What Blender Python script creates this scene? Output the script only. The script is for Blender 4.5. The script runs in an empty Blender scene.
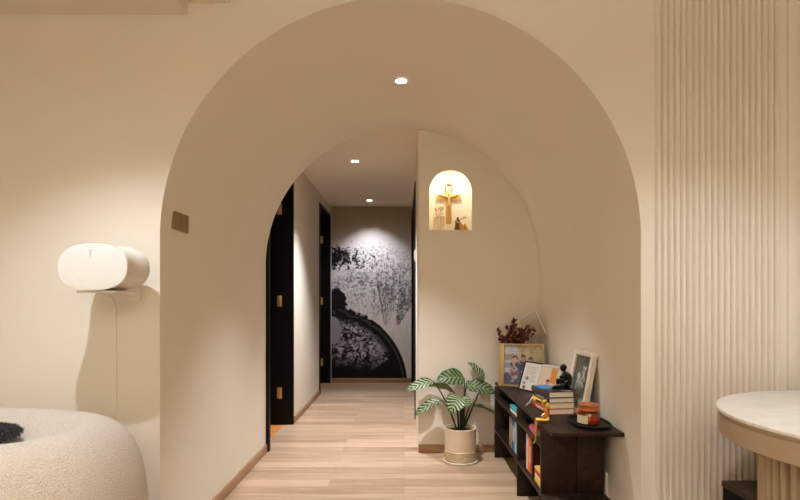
import bpy, bmesh, math, random
from mathutils import Vector, Matrix, noise as mnoise
from math import pi, sin, cos, radians as R, sqrt, atan2, exp

SC = bpy.context.scene
COL = SC.collection

# ------------------------------------------------------------------ camera
cam_d = bpy.data.cameras.new('camera'); cam = bpy.data.objects.new('camera', cam_d); COL.objects.link(cam)
cam.location = (0, 0, 1.13); cam.rotation_euler = (pi/2, 0, 0)
cam_d.sensor_width = 36; cam_d.lens = 24.0
cam_d.shift_x = -4/800; cam_d.shift_y = 51/800
cam_d.clip_start = 0.02
SC.camera = cam
# ------------------------------------------------------------------ world, lamps, exposure
W = bpy.data.worlds.new('world'); SC.world = W; W.use_nodes = True
W.node_tree.nodes['Background'].inputs[0].default_value = (1, .85, .66, 1)
W.node_tree.nodes['Background'].inputs[1].default_value = 0.05
SC.view_settings.view_transform = 'Standard'; SC.view_settings.look = 'None'
SC.view_settings.exposure = 0.23; SC.view_settings.gamma = 1.0
SC.view_settings.use_curve_mapping = False
SC.cycles.max_bounces = 16; SC.cycles.diffuse_bounces = 12; SC.cycles.glossy_bounces = 6
SC.cycles.transmission_bounces = 10; SC.cycles.transparent_max_bounces = 16
SC.cycles.sample_clamp_indirect = 4.0
SC.cycles.caustics_reflective = False; SC.cycles.caustics_refractive = False

def spot(name, loc, target, watts, angle, blend, color, size=0.03):
    d = bpy.data.lights.new(name, 'SPOT'); d.energy = watts; d.spot_size = R(angle); d.spot_blend = blend
    d.color = color; d.shadow_soft_size = size
    o = bpy.data.objects.new(name, d); COL.objects.link(o); o.location = loc
    o.rotation_euler = (Vector(target) - Vector(loc)).to_track_quat('-Z', 'Y').to_euler()
    return o
DOWN = (.87, .945, 1.0)
NEUT = (.98, .97, 1.0)
spot('living_room_lamp_by_speaker', (-1.07, 1.42, 2.33), (-1.07, 1.44, 0), 64, 110, .65, DOWN, .015)
spot('living_room_lamp_by_table', (1.16, 1.28, 2.40), (1.16, 1.36, 0), 36, 110, .6, DOWN, .03)
spot('archway_lamp', (-.017, 3.117, 2.385), (-.017, 3.117, 0), 160, 79, .85, (.95, .96, .96), .015)
spot('corridor_lamp', (-.46, 4.99, 2.425), (-.46, 4.99, 0), 245, 88, .9, NEUT, .03)
spot('corridor_lamp_by_mural', (-.45, 6.93, 2.425), (-.45, 7.40, .5), 60, 96, 1.0, NEUT, .02)
# added unseen fill light, bounced off the living room ceiling
cl = bpy.data.lights.new('added_ceiling_fill', 'AREA'); cl.shape = 'RECTANGLE'; cl.size = 3.4; cl.size_y = 1.0; cl.energy = 104; cl.color = (1, 1, .96)
co_ = bpy.data.objects.new('added_ceiling_fill', cl); COL.objects.link(co_); co_.location = (-.25, -1.3, 2.15); co_.rotation_euler = (pi, 0, 0)
nl = bpy.data.lights.new('niche_lamp', 'AREA'); nl.shape = 'DISK'; nl.size = .03; nl.energy = .85; nl.color = (1, .88, .66)
no = bpy.data.objects.new('niche_lamp', nl); COL.objects.link(no); no.location = (.348, 4.012, 2.102); no.rotation_euler = (R(14), 0, 0)

# ------------------------------------------------------------------ node helper
class S:
    """a value socket with arithmetic"""
    def __init__(s, nt, sock): s.nt = nt; s.k = sock
    def _m(s, op, *a, clamp=False):
        n = s.nt.nodes.new('ShaderNodeMath'); n.operation = op; n.use_clamp = clamp
        for i, v in enumerate((s,) + a):
            if isinstance(v, S): s.nt.links.new(v.k, n.inputs[i])
            else: n.inputs[i].default_value = v
        return S(s.nt, n.outputs[0])
    def __add__(s, o): return s._m('ADD', o)
    __radd__ = __add__
    def __sub__(s, o): return s._m('SUBTRACT', o)
    def __rsub__(s, o): return s._m('MULTIPLY', -1.0)._m('ADD', o)
    def __mul__(s, o): return s._m('MULTIPLY', o)
    __rmul__ = __mul__
    def __truediv__(s, o): return s._m('DIVIDE', o)
    def pw(s, e): return s._m('POWER', e)
    def sin(s): return s._m('SINE')
    def exp(s): return s._m('EXPONENT')
    def abs(s): return s._m('ABSOLUTE')
    def sqrt(s): return s._m('SQRT')
    def mn(s, o): return s._m('MINIMUM', o)
    def mx(s, o): return s._m('MAXIMUM', o)
    def sat(s): return s._m('ADD', 0.0, clamp=True)
    def step(s, a, b):
        n = s.nt.nodes.new('ShaderNodeMapRange'); n.interpolation_type = 'SMOOTHSTEP'
        s.nt.links.new(s.k, n.inputs[0])
        n.inputs[1].default_value = a; n.inputs[2].default_value = b
        if a > b:
            n.inputs[1].default_value = b; n.inputs[2].default_value = a
            n.inputs[3].default_value = 1; n.inputs[4].default_value = 0
        return S(s.nt, n.outputs[0])

def new_mat(name):
    m = bpy.data.materials.new(name); m.use_nodes = True
    nt = m.node_tree; b = nt.nodes['Principled BSDF']
    return m, nt, b
def coords(nt, kind='Object', scale=(1, 1, 1), rot=(0, 0, 0), loc=(0, 0, 0)):
    t = nt.nodes.new('ShaderNodeTexCoord'); mp = nt.nodes.new('ShaderNodeMapping')
    mp.inputs['Scale'].default_value = scale; mp.inputs['Rotation'].default_value = rot; mp.inputs['Location'].default_value = loc
    nt.links.new(t.outputs[kind], mp.inputs[0]); return mp.outputs[0]
def tnoise(nt, vec, scale, detail=4, rough=.5, dist=0.0):
    n = nt.nodes.new('ShaderNodeTexNoise'); n.inputs['Scale'].default_value = scale; n.inputs['Detail'].default_value = detail
    n.inputs['Roughness'].default_value = rough; n.inputs['Distortion'].default_value = dist
    nt.links.new(vec, n.inputs['Vector']); return S(nt, n.outputs[0])
def mixc(nt, fac, a, b):
    n = nt.nodes.new('ShaderNodeMix'); n.data_type = 'RGBA'
    if isinstance(fac, S): nt.links.new(fac.k, n.inputs[0])
    else: n.inputs[0].default_value = fac
    for i, v in ((6, a), (7, b)):
        if isinstance(v, tuple): n.inputs[i].default_value = (v[0], v[1], v[2], 1)
        else: nt.links.new(v, n.inputs[i])
    return n.outputs[2]
def bump(nt, b, h, strength=.2, dist=.002):
    n = nt.nodes.new('ShaderNodeBump'); n.inputs['Strength'].default_value = strength; n.inputs['Distance'].default_value = dist
    nt.links.new(h.k, n.inputs['Height']); nt.links.new(n.outputs[0], b.inputs['Normal'])
MATS = {}
def M(name, c, rough=.5, metal=0, var=.06, scale=30, bmp=0, bscale=200, coat=0, trans=0, ior=1.45, spec=.5, sheen=0):
    if name in MATS: return MATS[name]
    m, nt, b = new_mat(name); v = coords(nt)
    f = tnoise(nt, v, scale, 3)
    lo = tuple(max(0, x*(1-var)) for x in c); hi = tuple(min(1, x*(1+var)) for x in c)
    nt.links.new(mixc(nt, f, lo, hi), b.inputs['Base Color'])
    b.inputs['Roughness'].default_value = rough; b.inputs['Metallic'].default_value = metal
    b.inputs['Coat Weight'].default_value = coat; b.inputs['Transmission Weight'].default_value = trans; b.inputs['IOR'].default_value = ior
    b.inputs['Specular IOR Level'].default_value = spec; b.inputs['Sheen Weight'].default_value = sheen
    if bmp: bump(nt, b, tnoise(nt, v, bscale, 3), bmp)
    MATS[name] = m; return m
def clear(name, tint, gloss=.08, rough=.03):
    m = bpy.data.materials.new(name); m.use_nodes = True; nt = m.node_tree; nt.nodes.clear()
    o = nt.nodes.new('ShaderNodeOutputMaterial'); t = nt.nodes.new('ShaderNodeBsdfTransparent'); g = nt.nodes.new('ShaderNodeBsdfGlossy'); x = nt.nodes.new('ShaderNodeMixShader')
    f = tnoise(nt, coords(nt), 20, 2); nt.links.new(mixc(nt, f, tint, tuple(c*.96 for c in tint)), t.inputs[0])
    g.inputs['Roughness'].default_value = rough
    k = f*.02 + gloss
    nt.links.new(k.k, x.inputs[0]); nt.links.new(t.outputs[0], x.inputs[1]); nt.links.new(g.outputs[0], x.inputs[2]); nt.links.new(x.outputs[0], o.inputs[0])
    return m
def emit(name, c, s):
    m, nt, b = new_mat(name); v = coords(nt); f = tnoise(nt, v, 5, 1)
    nt.links.new(mixc(nt, f, c, tuple(x*.98 for x in c)), b.inputs['Emission Color'])
    b.inputs['Base Color'].default_value = (.8, .8, .8, 1); b.inputs['Emission Strength'].default_value = s
    return m

def wood(name, c1, c2, axis='X', rough=.45, scale=1.0, ring=9, spec=.4):
    m, nt, b = new_mat(name)
    sc = {'X': (1.2, 14, 14), 'Y': (14, 1.2, 14), 'Z': (14, 14, 1.2)}[axis]
    v = coords(nt, scale=tuple(x*scale for x in sc))
    f = tnoise(nt, v, 2.2, 6, .62, .6); g = tnoise(nt, v, ring, 4, .6)
    k = (f*.7 + g*.3).step(.3, .7)
    nt.links.new(mixc(nt, k, c1, c2), b.inputs['Base Color'])
    b.inputs['Roughness'].default_value = rough; b.inputs['Specular IOR Level'].default_value = spec
    bump(nt, b, g, .08, .001); MATS[name] = m; return m

def floor_material():
    m, nt, b = new_mat('oak planks')
    v = coords(nt)
    br = nt.nodes.new('ShaderNodeTexBrick'); nt.links.new(v, br.inputs['Vector'])
    br.inputs['Scale'].default_value = 1.0; br.inputs['Brick Width'].default_value = 1.25; br.inputs['Row Height'].default_value = .125
    br.inputs['Mortar Size'].default_value = .0013; br.inputs['Mortar Smooth'].default_value = .3; br.offset = .37; br.inputs['Bias'].default_value = 0
    br.inputs['Color1'].default_value = (0, 0, 0, 1); br.inputs['Color2'].default_value = (1, 1, 1, 1); br.inputs['Mortar'].default_value = (.5, .5, .5, 1)
    sep = nt.nodes.new('ShaderNodeSeparateColor'); nt.links.new(br.outputs['Color'], sep.inputs[0])
    tone = S(nt, sep.outputs[0]); mort = S(nt, br.outputs['Fac'])
    vs = coords(nt, scale=(1.0, 16, 1))
    g1 = tnoise(nt, vs, 1.6, 6, .6, .5); g2 = tnoise(nt, coords(nt, scale=(3, 60, 1)), 2.5, 3, .6)
    k = (g1*.62 + g2*.2 + tone*.26).step(.30, .74)
    base = mixc(nt, k, (.33, .212, .135), (.575, .412, .285))
    col = mixc(nt, mort*.55, base, (.20, .11, .06))
    nt.links.new(col, b.inputs['Base Color']); b.inputs['Roughness'].default_value = .42
    bump(nt, b, 1.0 - mort, .25, .0015)
    return m

def paint(name, c, var=.025):
    return M(name, c, rough=.85, var=var, scale=3, bmp=.05, bscale=90, spec=.25)

CREAM = (.785, .745, .665)
m_wall = paint('cream wall paint', CREAM)
m_corr = paint('pale corridor paint', (.75, .685, .59))
m_corrceil = paint('corridor ceiling paint', (.88, .79, .66))
m_ceil = paint('ceiling paint', (.76, .70, .60))
m_niche = paint('niche paint', (.92, .88, .78))
m_black = M('black lacquered door', (.004, .004, .0045), .5, spec=.2)
m_floor = floor_material()
m_orange = wood('orange wood floor', (.50, .17, .04), (.72, .30, .09), 'X')
m_skirt = wood('brown skirting wood', (.30, .175, .095), (.44, .27, .155), 'Y')
m_skirtx = wood('brown skirting wood across', (.30, .175, .095), (.44, .27, .155), 'X')
m_dark = wood('dark walnut', (.007, .003, .002), (.034, .0165, .0105), 'Y', .42, spec=.25)
m_brass = M('brass', (.72, .50, .22), .32, 1, bmp=.1)
m_gold = M('polished gold', (.66, .38, .09), .3, .9)
m_whitemetal = M('white metal', (.82, .80, .76), .4)
m_white = M('white plastic', (.80, .77, .72), .42)
m_dk = M('black plastic', (.008, .0075, .0075), .45, spec=.25)
m_page = M('book paper', (.78, .69, .56), .8, bmp=.3, bscale=900)

# ------------------------------------------------------------------ mesh helper
class MB:
    def __init__(s): s.bm = bmesh.new(); s.mi = 0
    def box(s, lo, hi, bev=0, rot=None, seg=2):
        lo = Vector(lo); hi = Vector(hi); c = (lo+hi)/2; d = hi-lo
        t = bmesh.new(); bmesh.ops.create_cube(t, size=1)
        bmesh.ops.scale(t, vec=d, verts=t.verts)
        if bev: bmesh.ops.bevel(t, geom=t.edges[:], offset=bev, segments=seg, profile=.5, affect='EDGES')
        if rot is not None: bmesh.ops.rotate(t, cent=(0, 0, 0), matrix=rot, verts=t.verts)
        bmesh.ops.translate(t, vec=c, verts=t.verts)
        s.join(t); return s
    def join(s, t):
        me = bpy.data.meshes.new('t'); t.to_mesh(me); t.free()
        n0 = len(s.bm.faces); s.bm.from_mesh(me); bpy.data.meshes.remove(me)
        s.bm.faces.ensure_lookup_table()
        for f in s.bm.faces[n0:]: f.material_index = s.mi
    def face(s, pts):
        f = s.bm.faces.new([s.bm.verts.new(p) for p in pts]); f.material_index = s.mi; return f
    def lathe(s, prof, c=(0, 0, 0), seg=40, mat=None):
        """prof: (radius, z) from bottom to top; radius 0 closes"""
        rings = []
        for r, z in prof:
            if r <= 1e-6: rings.append([s.bm.verts.new(Vector(c) + Vector((0, 0, z)))])
            else: rings.append([s.bm.verts.new(Vector(c) + Vector((r*cos(2*pi*i/seg), r*sin(2*pi*i/seg), z))) for i in range(seg)])
        for a, b in zip(rings, rings[1:]):
            for i in range(seg):
                j = (i+1) % seg
                if len(a) == 1 and len(b) == 1: continue
                if len(a) == 1: f = s.bm.faces.new((a[0], b[j], b[i]))
                elif len(b) == 1: f = s.bm.faces.new((a[i], a[j], b[0]))
                else: f = s.bm.faces.new((a[i], a[j], b[j], b[i]))
                f.material_index = s.mi
        return s
    def tube(s, pts, r, seg=10):
        pts = [Vector(p) for p in pts]; n = len(pts)
        rs = r if isinstance(r, (list, tuple)) else [r]*n
        ref = Vector((0, 0, 1)); rings = []
        for i, p in enumerate(pts):
            t = (pts[min(i+1, n-1)] - pts[max(i-1, 0)]).normalized()
            a = t.cross(ref)
            if a.length < .05: a = t.cross(Vector((1, 0, 0)))
            a.normalize(); b = t.cross(a).normalized(); ref = a.cross(t)
            rings.append([s.bm.verts.new(p + (a*cos(2*pi*k/seg) + b*sin(2*pi*k/seg))*rs[i]) for k in range(seg)])
        for q, w in zip(rings, rings[1:]):
            for k in range(seg):
                s.bm.faces.new((q[k], q[(k+1) % seg], w[(k+1) % seg], w[k])).material_index = s.mi
        s.bm.faces.new(rings[0][::-1]); s.bm.faces.new(rings[-1]); return s
    def ball(s, c, rad, rot=None, seg=16):
        t = bmesh.new(); bmesh.ops.create_uvsphere(t, u_segments=seg, v_segments=max(6, seg//2), radius=1)
        bmesh.ops.scale(t, vec=rad if not isinstance(rad, (int, float)) else (rad,)*3, verts=t.verts)
        if rot is not None: bmesh.ops.rotate(t, cent=(0, 0, 0), matrix=rot, verts=t.verts)
        bmesh.ops.translate(t, vec=c, verts=t.verts); s.join(t); return s
    def prism(s, outline, lo, hi, plane='XY', bev=0):
        """outline extruded along the axis normal to plane from lo to hi"""
        mk = {'XY': lambda a, b, c: (a, b, c), 'XZ': lambda a, b, c: (a, c, b), 'YZ': lambda a, b, c: (c, a, b)}[plane]
        t = bmesh.new()
        A = [t.verts.new(mk(a, b, lo)) for a, b in outline]; B = [t.verts.new(mk(a, b, hi)) for a, b in outline]
        n = len(A); t.faces.new(A); t.faces.new(B[::-1])
        for i in range(n): t.faces.new((A[i], B[i], B[(i+1) % n], A[(i+1) % n]))
        bmesh.ops.recalc_face_normals(t, faces=t.faces[:])
        if bev: bmesh.ops.bevel(t, geom=t.edges[:], offset=bev, segments=2, profile=.5, affect='EDGES')
        s.join(t); return s
    def build(s, name, mat, parent=None, smooth=True, angle=35, loc=None, recalc=True):
        if recalc: bmesh.ops.recalc_face_normals(s.bm, faces=s.bm.faces[:])
        me = bpy.data.meshes.new(name); s.bm.to_mesh(me); s.bm.free()
        for m in (mat if isinstance(mat, (list, tuple)) else [mat]): me.materials.append(m)
        if smooth:
            for p in me.polygons: p.use_smooth = True
            me.set_sharp_from_angle(angle=R(angle))
        o = bpy.data.objects.new(name, me); COL.objects.link(o)
        if parent is not None: o.parent = parent
        if loc is not None: o.location = loc
        return o
def tag(o, label, cat, group=None, kind=None):
    o['label'] = label; o['category'] = cat
    if group: o['group'] = group
    if kind: o['kind'] = kind
    return o
def thing(name, label, cat, loc=(0, 0, 0), rz=0, group=None):
    o = bpy.data.objects.new(name, None); o.empty_display_size = .05; COL.objects.link(o)
    o.location = loc; o.rotation_euler = (0, 0, rz); return tag(o, label, cat, group)
def struct(o): o['kind'] = 'structure'; return o
def box(name, lo, hi, mat, parent=None, bev=0): return MB().box(lo, hi, bev).build(name, mat, parent)
def setting(name, lo, hi, mat, bev=0): return struct(box(name, lo, hi, mat, None, bev))
def copy_tree(o, parent=None):
    c = o.copy(); COL.objects.link(c)
    if parent is not None: c.parent = parent
    for ch in list(o.children): copy_tree(ch, c)
    return c
def skin(name, verts, edges, radii, mat, parent=None, root=0, sub=2):
    """a continuous body grown on a skeleton"""
    bm = bmesh.new(); lay = bm.verts.layers.skin.verify()
    vs = [bm.verts.new(v) for v in verts]
    for v, r in zip(vs, radii): v[lay].radius = (r, r)
    vs[root][lay].use_root = True
    for a, b in edges: bm.edges.new((vs[a], vs[b]))
    me = bpy.data.meshes.new(name); bm.to_mesh(me); bm.free(); me.materials.append(mat)
    o = bpy.data.objects.new(name, me); COL.objects.link(o)
    sk = o.modifiers.new('skin', 'SKIN'); sk.use_smooth_shade = True
    sb = o.modifiers.new('sub', 'SUBSURF'); sb.levels = sub; sb.render_levels = sub
    if parent is not None: o.parent = parent
    return o
def picture(name, fn, x0, x1, z0, z1, y, parent, nx=40, nz=48, rough=.35):
    """a printed picture: a flat sheet facing -Y whose print is laid down cell by cell"""
    key = 'print'
    if key not in MATS:
        m, nt, b = new_mat('printed paper'); a = nt.nodes.new('ShaderNodeVertexColor'); a.layer_name = 'print'
        f = tnoise(nt, coords(nt), 400, 2)
        nt.links.new(mixc(nt, f*.08, a.outputs[0], (.5, .45, .4)), b.inputs['Base Color']); b.inputs['Roughness'].default_value = rough
        MATS[key] = m
    verts = []; faces = []; cols = []
    for j in range(nz+1):
        for i in range(nx+1):
            verts.append((x0+(x1-x0)*i/nx, y, z0+(z1-z0)*j/nz))
            cols.append(fn(i/nx, j/nz))
    for j in range(nz):
        for i in range(nx):
            a = j*(nx+1)+i; faces.append((a, a+1, a+nx+2, a+nx+1))
    me = bpy.data.meshes.new(name); me.from_pydata(verts, [], faces); me.materials.append(MATS[key])
    ca = me.color_attributes.new('print', 'FLOAT_COLOR', 'POINT')
    for k, c in enumerate(cols): ca.data[k].color = (c[0], c[1], c[2], 1)
    o = bpy.data.objects.new(name, me); COL.objects.link(o); o.parent = parent; return o

# ================================================================== SETTING
Y1, Y2, AX, AR, ASP = 2.26, 3.99, -.015, 1.019, 1.400     # arch front, arch back, centre, radius, spring height
YE = 7.40                                                 # end wall of the corridor
setting('floor', (-3.2, -2.6, -.06), (3.2, YE+.1, 0), m_floor)
# the thick arch wall: one outline with the arch cut out of it, pushed back to the corridor
out = [(-3.2, 0), (-3.2, 2.75), (1.675, 2.75), (1.675, 0), (AX+AR, 0)]
N = 96
out += [(AX + AR*cos(pi*i/N), ASP + AR*sin(pi*i/N)) for i in range(N+1)]
out += [(AX-AR, 0)]
struct(MB().prism(out, Y1, Y2, 'XZ').build('wall_arch', m_wall, angle=20))

# niche wall with its arched recess
NX, NR, NB, NS = .348, .160, 1.661, 1.949
def niche_wall():
    b = MB(); x0, x1, z1, ya, yb, yn = .108, 1.30, 2.75, Y2, Y2+.34, Y2+.135
    n = 32; arc = [(NX + NR*cos(pi*i/n), NS + NR*sin(pi*i/n)) for i in range(n+1)]   # right to left
    hole = [(NX+NR, NB)] + arc + [(NX-NR, NB)]
    top = (NX, z1); mid = len(hole)//2
    b.face([(x, ya, z) for x, z in [(NX, 0), (x1, 0), (x1, z1), top] + hole[:mid+1][::-1] + [(NX, NB)]])
    b.face([(x, ya, z) for x, z in [(NX, 0), (NX, NB)] + hole[mid:][::-1] + [top, (x0, z1), (x0, 0)]])
    b.mi = 1
    lp = hole
    for p, q in zip(lp, lp[1:] + lp[:1]): b.face([(p[0], ya, p[1]), (q[0], ya, q[1]), (q[0], yn, q[1]), (p[0], yn, p[1])])
    b.face([(x, yn, z) for x, z in lp])
    b.mi = 0
    for (xa, xb) in ((x0, x0), (x1, x1)): b.face([(xa, ya, 0), (xa, ya, z1), (xa, yb, z1), (xa, yb, 0)])
    b.face([(x0, ya, z1), (x1, ya, z1), (x1, yb, z1), (x0, yb, z1)]); b.face([(x0, yb, 0), (x1, yb, 0), (x1, yb, z1), (x0, yb, z1)])
    bmesh.ops.remove_doubles(b.bm, verts=b.bm.verts[:], dist=1e-5)
    return struct(b.build('wall_niche', [m_wall, m_niche], angle=25))
niche_wall()
# corridor
CL, CR, CZ = -1.022, .112, 2.44
setting('ceiling_corridor', (-3.0, Y2, CZ), (.8, YE+.1, CZ+.1), m_corrceil)
setting('wall_corridor_left', (CL-.20, 4.91, 0), (CL, 6.42, CZ), m_corr)
setting('wall_corridor_left', (CL-.20, Y2, 2.32), (CL, 4.91, CZ), m_corr)
setting('wall_corridor_left', (CL-.20, 6.42, 2.32), (CL, YE, CZ), m_corr)
setting('wall_corridor_right', (CR, Y2+.34, 0), (CR+.2, 5.10, CZ), m_corr)
setting('wall_corridor_right', (CR, 5.10, 2.28), (CR+.2, YE, CZ), m_corr)
setting('wall_end', (-3.0, YE, 0), (.8, YE+.1, CZ), m_corr)
setting('floor_bedroom', (-3.0, Y2, -.004), (CL-.075, YE, .002), m_orange)
setting('wall_bedroom', (-3.1, Y2, 0), (-3.0, YE, CZ), m_corr)
setting('wall_bedroom_divider', (-3.0, 5.66, 0), (CL-.20, 5.76, CZ), m_corr)
# living room shell around the camera
setting('wall_left', (-3.3, -2.6, 0), (-3.2, Y1, 2.75), m_wall)
setting('wall_right', (3.2, -2.6, 0), (3.3, 3.7, 2.75), m_wall)
setting('wall_back', (-3.2, -2.7, 0), (3.2, -2.6, 2.75), m_wall)
setting('wall_kitchen', (1.675, 3.6, 0), (3.2, 3.7, 2.75), m_corr)
setting('ceiling', (-3.2, -2.6, 2.62), (3.2, 3.6, 2.72), m_ceil)
setting('ceiling_soffit', (-3.2, -2.6, 2.342), (-.915, Y1, 2.62), m_ceil)
setting('ceiling_soffit', (-.915, -2.6, 2.393), (-.737, Y1, 2.62), m_ceil)

# fluted cladding right of the arch
def fluted():
    b = MB(); x0, x1, n = 1.056, 1.586, 20; p = (x1-x0)/n; pts = [(x0-.002, Y1)]
    for i in range(n):
        a = x0 + i*p
        pts.append((a, Y1-.001)); pts.append((a+p*.26, Y1-.001))
        for k in range(9):
            t = pi*k/8; pts.append((a+p*.26+p*.37*(1-cos(t)), Y1-.002-.017*sin(t)))
    pts += [(x1, Y1-.002), (x1+.002, Y1)]
    pts += [(x1+.002, Y1+.004), (x0-.002, Y1+.004)]
    b.prism(pts, 0, 2.62, 'XY')
    b.box((1.622, Y1-.012, 0), (1.672, Y1+.004, 2.62), .003)
    return struct(b.build('wall_fluted', M('cream cladding paint', CREAM, rough=.7, var=.02, scale=3, spec=.3), angle=50))
fluted()
# skirting boards
setting('baseboard_arch', (AX-AR-.001, Y1+.01, 0), (AX-AR+.012, Y2-.002, .062), m_skirt, .002)
setting('baseboard_corridor', (CL, 4.925, 0), (CL+.012, 6.40, .062), m_skirt, .002)
setting('baseboard_end', (CL+.02, YE-.020, 0), (CR-.012, YE-.004, .062), m_skirtx, .002)
setting('baseboard_niche', (.108, Y2-.012, 0), (1.0, Y2-.0005, .056), m_skirtx, .002)

# doors of the corridor -------------------------------------------------
def hinge(parent, x, y, z):
    b = MB(); b.box((x-.022, y-.004, z-.05), (x+.022, y, z+.05), .001)
    b.tube([(x+.004, y-.006, z-.052), (x+.004, y-.006, z+.052)], .006, 10)
    for dz in (-.033, 0, .033):
        for dx in (-.014, .016): b.ball((x+dx, y-.005, z+dz), (.0035, .002, .0035), seg=8)
    o = b.build('hinge', m_brass, parent); o['label'] = 'brass hinge'; return o
def corridor_door(name, ya, yb, near):
    """frame lining the opening in the left corridor wall, leaf swung open into the room"""
    d = struct(thing(name, 'x', 'x', (CL, 0, 0)))
    del d['label']; del d['category']
    f = MB()
    f.box((-.205, ya, 0), (.010, ya+.045, 2.31)); f.box((-.205, yb-.035, 0), (.010, yb, 2.31)); f.box((-.205, ya, 2.275), (.010, yb, 2.318))
    f.build('door_frame', m_black, d)
    l = box('door_leaf', (-1.0, yb-.081, .012), (-.205, yb-.036, 2.265), m_black, d, .002)
    for z in (.29, 1.13, 1.97): hinge(d, -.115, yb-.036, z)
    return d
corridor_door('door_1', 3.995, 4.908, True)
corridor_door('door_2', 6.425, YE-.03, False)
# black door on the right wall, closed
d3 = struct(thing('door_3', 'x', 'x', (CR, 0, 0))); del d3['label']; del d3['category']
f = MB(); f.box((-.010, 5.105, 0), (.12, 5.165, 2.275)); f.box((-.010, YE-.09, 0), (.12, YE-.03, 2.275)); f.box((-.010, 5.105, 2.215), (.12, YE-.03, 2.275)); f.build('door_frame', m_black, d3)
box('door_leaf', (.02, 5.165, .006), (.065, YE-.09, 2.215), m_black, d3, .001)

# mural on the end wall --------------------------------------------------
def mural_material():
    m, nt, b = new_mat('ink wash mural print')
    co = coords(nt); sp = nt.nodes.new('ShaderNodeSeparateXYZ'); nt.links.new(co, sp.inputs[0])
    x = S(nt, sp.outputs[0]); z = S(nt, sp.outputs[2])
    def at(cx, cz, sx, sz, p=2):   # soft ellipse 0 at centre, 1 at its rim
        a = (x-cx)/sx; c = (z-cz)/sz; return (a*a + c*c).sqrt()
    nb = tnoise(nt, co, 5.5, 8, .62); nf = tnoise(nt, co, 34, 6, .7); n2 = tnoise(nt, co, 8.5, 10, .68, .4); n3 = tnoise(nt, co, 13, 10, .75)
    streak = tnoise(nt, coords(nt, scale=(60, 1, 3.2), rot=(0, R(38), 0)), 2.2, 6, .65)
    streak2 = tnoise(nt, coords(nt, scale=(46, 1, 3), rot=(0, R(-46), 0)), 2.2, 6, .65)
    # pale ground, lightened low to offset dim light; beige top includes painted shade
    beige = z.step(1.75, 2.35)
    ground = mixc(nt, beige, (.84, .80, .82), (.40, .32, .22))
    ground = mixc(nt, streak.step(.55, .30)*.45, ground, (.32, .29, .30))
    # wash darkened to offset the lamp's bright pool, and mottled grey inside it
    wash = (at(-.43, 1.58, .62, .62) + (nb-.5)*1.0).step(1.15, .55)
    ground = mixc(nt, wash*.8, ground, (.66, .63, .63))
    mott = (nf*.5 + n3*.2 + streak*.15 + streak2*.15).step(.53, .43) * at(-.36, 1.42, .62, .55).step(1.25, .45)
    ground = mixc(nt, mott*.9, ground, (.06, .06, .075))
    # ring of grey brushwork round the pale oval
    ring = ((at(-.62, .98, .50, .46)-1.0).abs() + (n2-.5)*.35).step(.26, .03) * z.step(.98, 1.2)
    ground = mixc(nt, ring*(nf.step(.62, .40))*.8, ground, (.12, .12, .14))
    # feathers hanging right of centre, each tapering down to a point
    def feather(cx, slope, z0, z1, w0, grow):
        h = (z-z0).mx(0.0); c = h*slope + cx; hw = h*grow + w0
        q = ((x-c)/hw).abs() + (nf-.5)*1.3 + (nb-.5)*.9
        return q.step(1.05, .55)*z.step(z0-.02, z0+.04)*z.step(z1, z1-.45), ((x-c)/hw+1.0).abs().step(.22, .0)*z.step(z0, z0+.05)*z.step(z1-.25, z1-.5)
    f1, e1 = feather(-.25, .10, .77, 1.80, .015, .26); f2, e2 = feather(-.09, .34, .79, 1.62, .03, .30)
    ground = mixc(nt, f1*(streak2*.6 + nf*.4).step(.60, .40)*.85, ground, (.10, .10, .12))
    ground = mixc(nt, f2*(streak*.5 + nf*.5).step(.66, .40)*.95, ground, (.035, .035, .045))
    ground = mixc(nt, e1*.8, ground, (.06, .06, .07))
    # wispy black splash on the left
    wi = (at(-.95, 1.73, .45, .15) + (n3-.5)*4.4 + (nf-.5)*2.6).step(1.0, .6)
    ground = mixc(nt, wi, ground, (.008, .008, .010))
    # the big black round
    d = ((x+1.05)*(x+1.05) + (z+.05)*(z+.05)).sqrt() + (n2-.5)*.30*(x.step(-.15, -.75))
    bump_ = at(-.98, 1.10, .20, .22) + (n2-.5)*1.1
    disc = (d.step(1.105, 1.09)).mx(bump_.step(1.0, .9))
    inner = d.step(1.0, .82) * z.step(.12, .45)
    lav = mixc(nt, nf.step(.3, .7), (.20, .19, .26), (.82, .79, .90))
    spl = (n2*.5 + nf*.5).step(.45, .55) * d.step(1.0, .86) * (at(-.62, .62, .62, .42)+(nb-.5)*1.2).step(1.1, .45)
    dk = mixc(nt, spl*.9, (.010, .008, .010), lav)
    oval = (at(-.985, .72, .12, .20) + (nb-.5)*.25).step(1.0, .93)
    dk = mixc(nt, oval, dk, (.36, .35, .42))
    rim = ((d-1.045).abs() + (nf-.5)*.05).step(.02, .0)*.35
    dk = mixc(nt, rim, dk, (.20, .20, .22))
    col = mixc(nt, disc, ground, dk)
    nt.links.new(col, b.inputs['Base Color']); b.inputs['Roughness'].default_value = .75; b.inputs['Specular IOR Level'].default_value = .2
    bump(nt, b, nf, .08, .001)
    return m
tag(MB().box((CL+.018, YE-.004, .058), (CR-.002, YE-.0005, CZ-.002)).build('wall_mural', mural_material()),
    'black and white ink-wash mural covering the end wall of the corridor', 'mural')

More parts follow.
